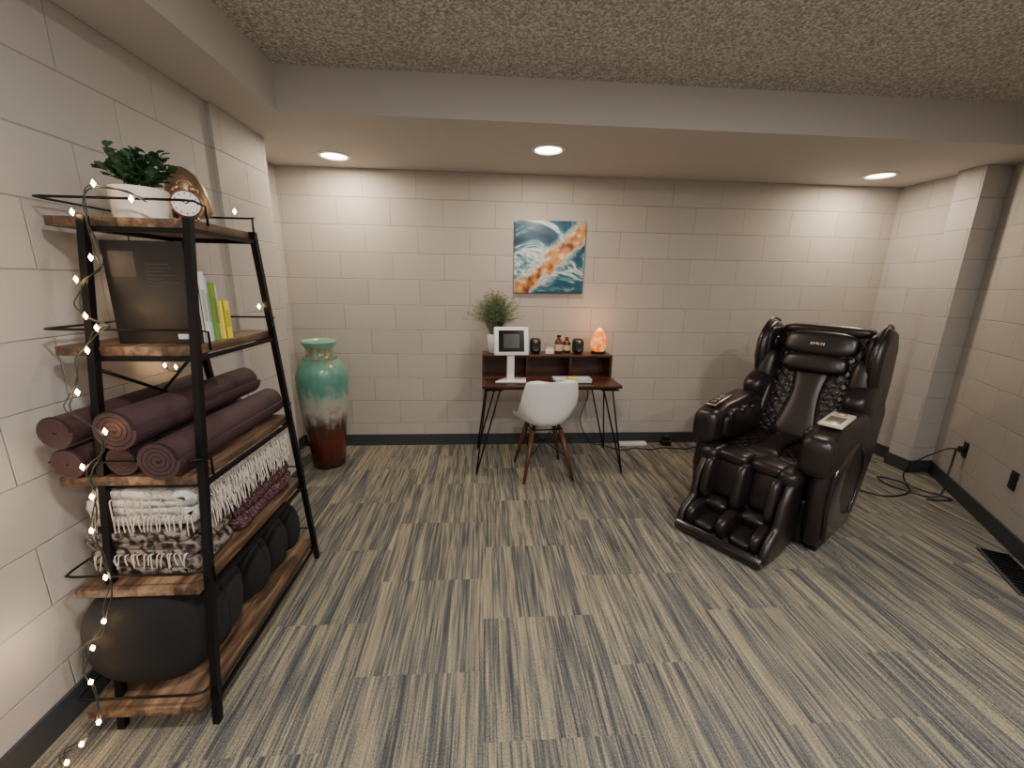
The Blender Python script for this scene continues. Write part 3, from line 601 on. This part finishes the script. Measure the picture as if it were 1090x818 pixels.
# ---------------------------------------------------------------- fairy lights
def fairy():
    g=G('fairy_lights'); M_w=mat('fairy_wire',(40,46,40),.5); M_bulb=mat('fairy_bulb',(255,220,170),.4,emit=(255,200,136),es=60)
    pts=[(-1.0,1.40,1.70),(-1.10,1.42,1.735),(-1.18,1.42,1.73),(-1.19,1.40,1.64),(-1.15,1.38,1.52),(-1.20,1.36,1.46),(-1.21,1.335,1.38),(-1.12,1.31,1.34),(-1.15,1.30,1.31),(-1.19,1.27,1.23),(-1.18,1.22,1.12),(-1.11,1.20,1.02),(-1.15,1.20,.93),(-1.17,1.20,.86),(-1.18,1.2,.76),(-1.18,1.19,.64),(-1.16,1.17,.52),(-1.18,1.15,.42),(-1.23,1.13,.36),(-1.23,1.11,.27),(-1.19,1.08,.17),(-1.23,1.07,.09),(-1.31,1.06,.03),(-1.27,1.03,.012)]
    sp=spline(pts,6); sp=[p+Vector((noise.noise(p*14)*.02,noise.noise(p*11+Vector((3,3,3)))*.012,0)) for p in sp]
    for p in sp: p.z=max(p.z,.006)
    tube('wire',sp,.0022,M_w,g,n=5)
    tube('wire_return',[p+Vector((.012*math.sin(i*.5),-.005,.006*math.cos(i*.7))) for i,p in enumerate(sp)],.0018,M_w,g,n=5)
    ds=[]
    def bulb(p,r=.0075): ds.append(([p+Vector(v)*r for v in [(1,0,0),(-1,0,0),(0,1,0),(0,-1,0),(0,0,1.5),(0,0,-1.5)]],[(0,2,4),(2,1,4),(1,3,4),(3,0,4),(2,0,5),(1,2,5),(3,1,5),(0,3,5)]))
    for i in range(2,len(sp),7):
        p=sp[i]+Vector((random.uniform(-.03,.03),-.012,random.uniform(-.012,.012))); p.z=max(p.z,.014); bulb(p)
    for p in [(-1.345,1.8,1.12),(-1.345,1.86,1.1),(-.93,1.8,1.37),(-.95,1.75,1.73),(-1.3,1.7,1.42)]: bulb(Vector(p))
    tube('wire_far',spline([(-1.35,1.9,1.08),(-1.345,1.8,1.12),(-1.31,1.7,1.42),(-1.25,1.62,1.7)],6),.002,M_w,g,n=5)
    multi('bulbs',ds,M_bulb,g)
    for z in (1.4,.9,.4): 
        l=bpy.data.lights.new('glow','POINT'); l.energy=.7; l.color=(1,.7,.42); l.shadow_soft_size=.05; o=bpy.data.objects.new('glow',l); COL.objects.link(o); o.parent=g; o.location=(-1.3,1.1,z)
fairy()
# ---------------------------------------------------------------- cords, power
g=G('power_adapter',(1.74,3.58,0)); box('brick',(-.045,-.03,0),(.045,.03,.05),M_blackpl,g,bevel=.008); box('brick_upper',(-.02,-.02,.05),(.03,.03,.09),M_blackpl,g,bevel=.006)
g=G('power_strip',(1.42,3.59,0)); box('strip',(-.13,-.03,0),(.13,.03,.03),M_white,g,bevel=.005)
g=G('extension_cable'); tube('cord',spline([(1.16,3.56,.006),(1.2,3.5,.006),(1.3,3.45,.006),(1.4,3.5,.006),(1.55,3.46,.006),(1.68,3.5,.006),(1.9,3.47,.006),(2.1,3.56,.006),(2.3,3.58,.006)],8),.005,M_blackpl,g)
g=G('hanging_desk_cable'); tube('cord_desk',spline([(.9,3.52,.68),(.95,3.56,.5),(.9,3.58,.25),(1.0,3.57,.05),(1.12,3.58,.006)],8),.004,M_blackpl,g)
nrm=Vector((dr.y,-dr.x))
if nrm.x>0: nrm=-nrm
def onwall(t,z,off=.0): 
    p=P0+dr*t+nrm*off; return (p.x,p.y,z)
g=G('wall_outlet',onwall(.45,.36),ang); box('plate',(-.035,-.006,-.057),(.035,0.0,.057),M_blackpl,g,bevel=.003); box('plug',(-.02,-.04,-.02),(.02,-.006,.02),M_blackpl,g,bevel=.005)
g=G('wall_outlet',onwall(1.05,.38),ang); box('plate',(-.035,-.006,-.057),(.035,0.0,.057),M_blackpl,g,bevel=.003)
g=G('chair_power_cable'); a=onwall(.45,.36,.05)
tube('cable',spline([(2.45,2.75,.006),(2.75,2.72,.006),(2.95,2.55,.006),(3.2,2.6,.006),(3.3,2.75,.006),(3.2,2.85,.006),(3.15,2.7,.008),(3.3,2.5,.02),(a[0]-.03,a[1]-.02,.2),a],8),.006,M_blackpl,g)
tube('cable_loop',spline([a,(a[0]-.08,a[1]+.03,.33),(a[0]-.2,a[1]+.12,.16),(a[0]-.18,a[1]+.1,.02),(a[0]-.05,a[1]-.1,.006),(a[0]-.25,a[1]-.1,.006)],8),.005,M_blackpl,g)
q=onwall(1.5,0,.10); g=G('metal_floor_register',q,ang); box('frame',(-.22,-.07,0),(.22,.07,.008),M_base,g,bevel=.002)
for i in range(14): box('slat_%d'%i,(-.2+i*.03,-.055,.008),(-.188+i*.03,.055,.016),M_black,g)
# ---------------------------------------------------------------- world, camera
wd=bpy.data.worlds.new('w'); bpy.context.scene.world=wd; wd.use_nodes=True; wd.node_tree.nodes['Background'].inputs[0].default_value=(.6,.6,.62,1); wd.node_tree.nodes['Background'].inputs[1].default_value=.3
th,ps,ro=.2399,.0715,.0174
F=Vector((math.sin(ps)*math.cos(th),math.cos(ps)*math.cos(th),-math.sin(th))); R=Vector((math.cos(ps),-math.sin(ps),0)); U=R.cross(F)
R2=R*math.cos(ro)+U*math.sin(ro); U2=R2.cross(F)
cd=bpy.data.cameras.new('camera'); cd.sensor_width=36; cd.lens=36*436.9983/1090; cd.clip_start=.05
co=bpy.data.objects.new('camera',cd); COL.objects.link(co)
M=Matrix((( R2.x,U2.x,-F.x,0),(R2.y,U2.y,-F.y,0),(R2.z,U2.z,-F.z,1.48),(0,0,0,1))); co.matrix_world=M
bpy.context.scene.camera=co
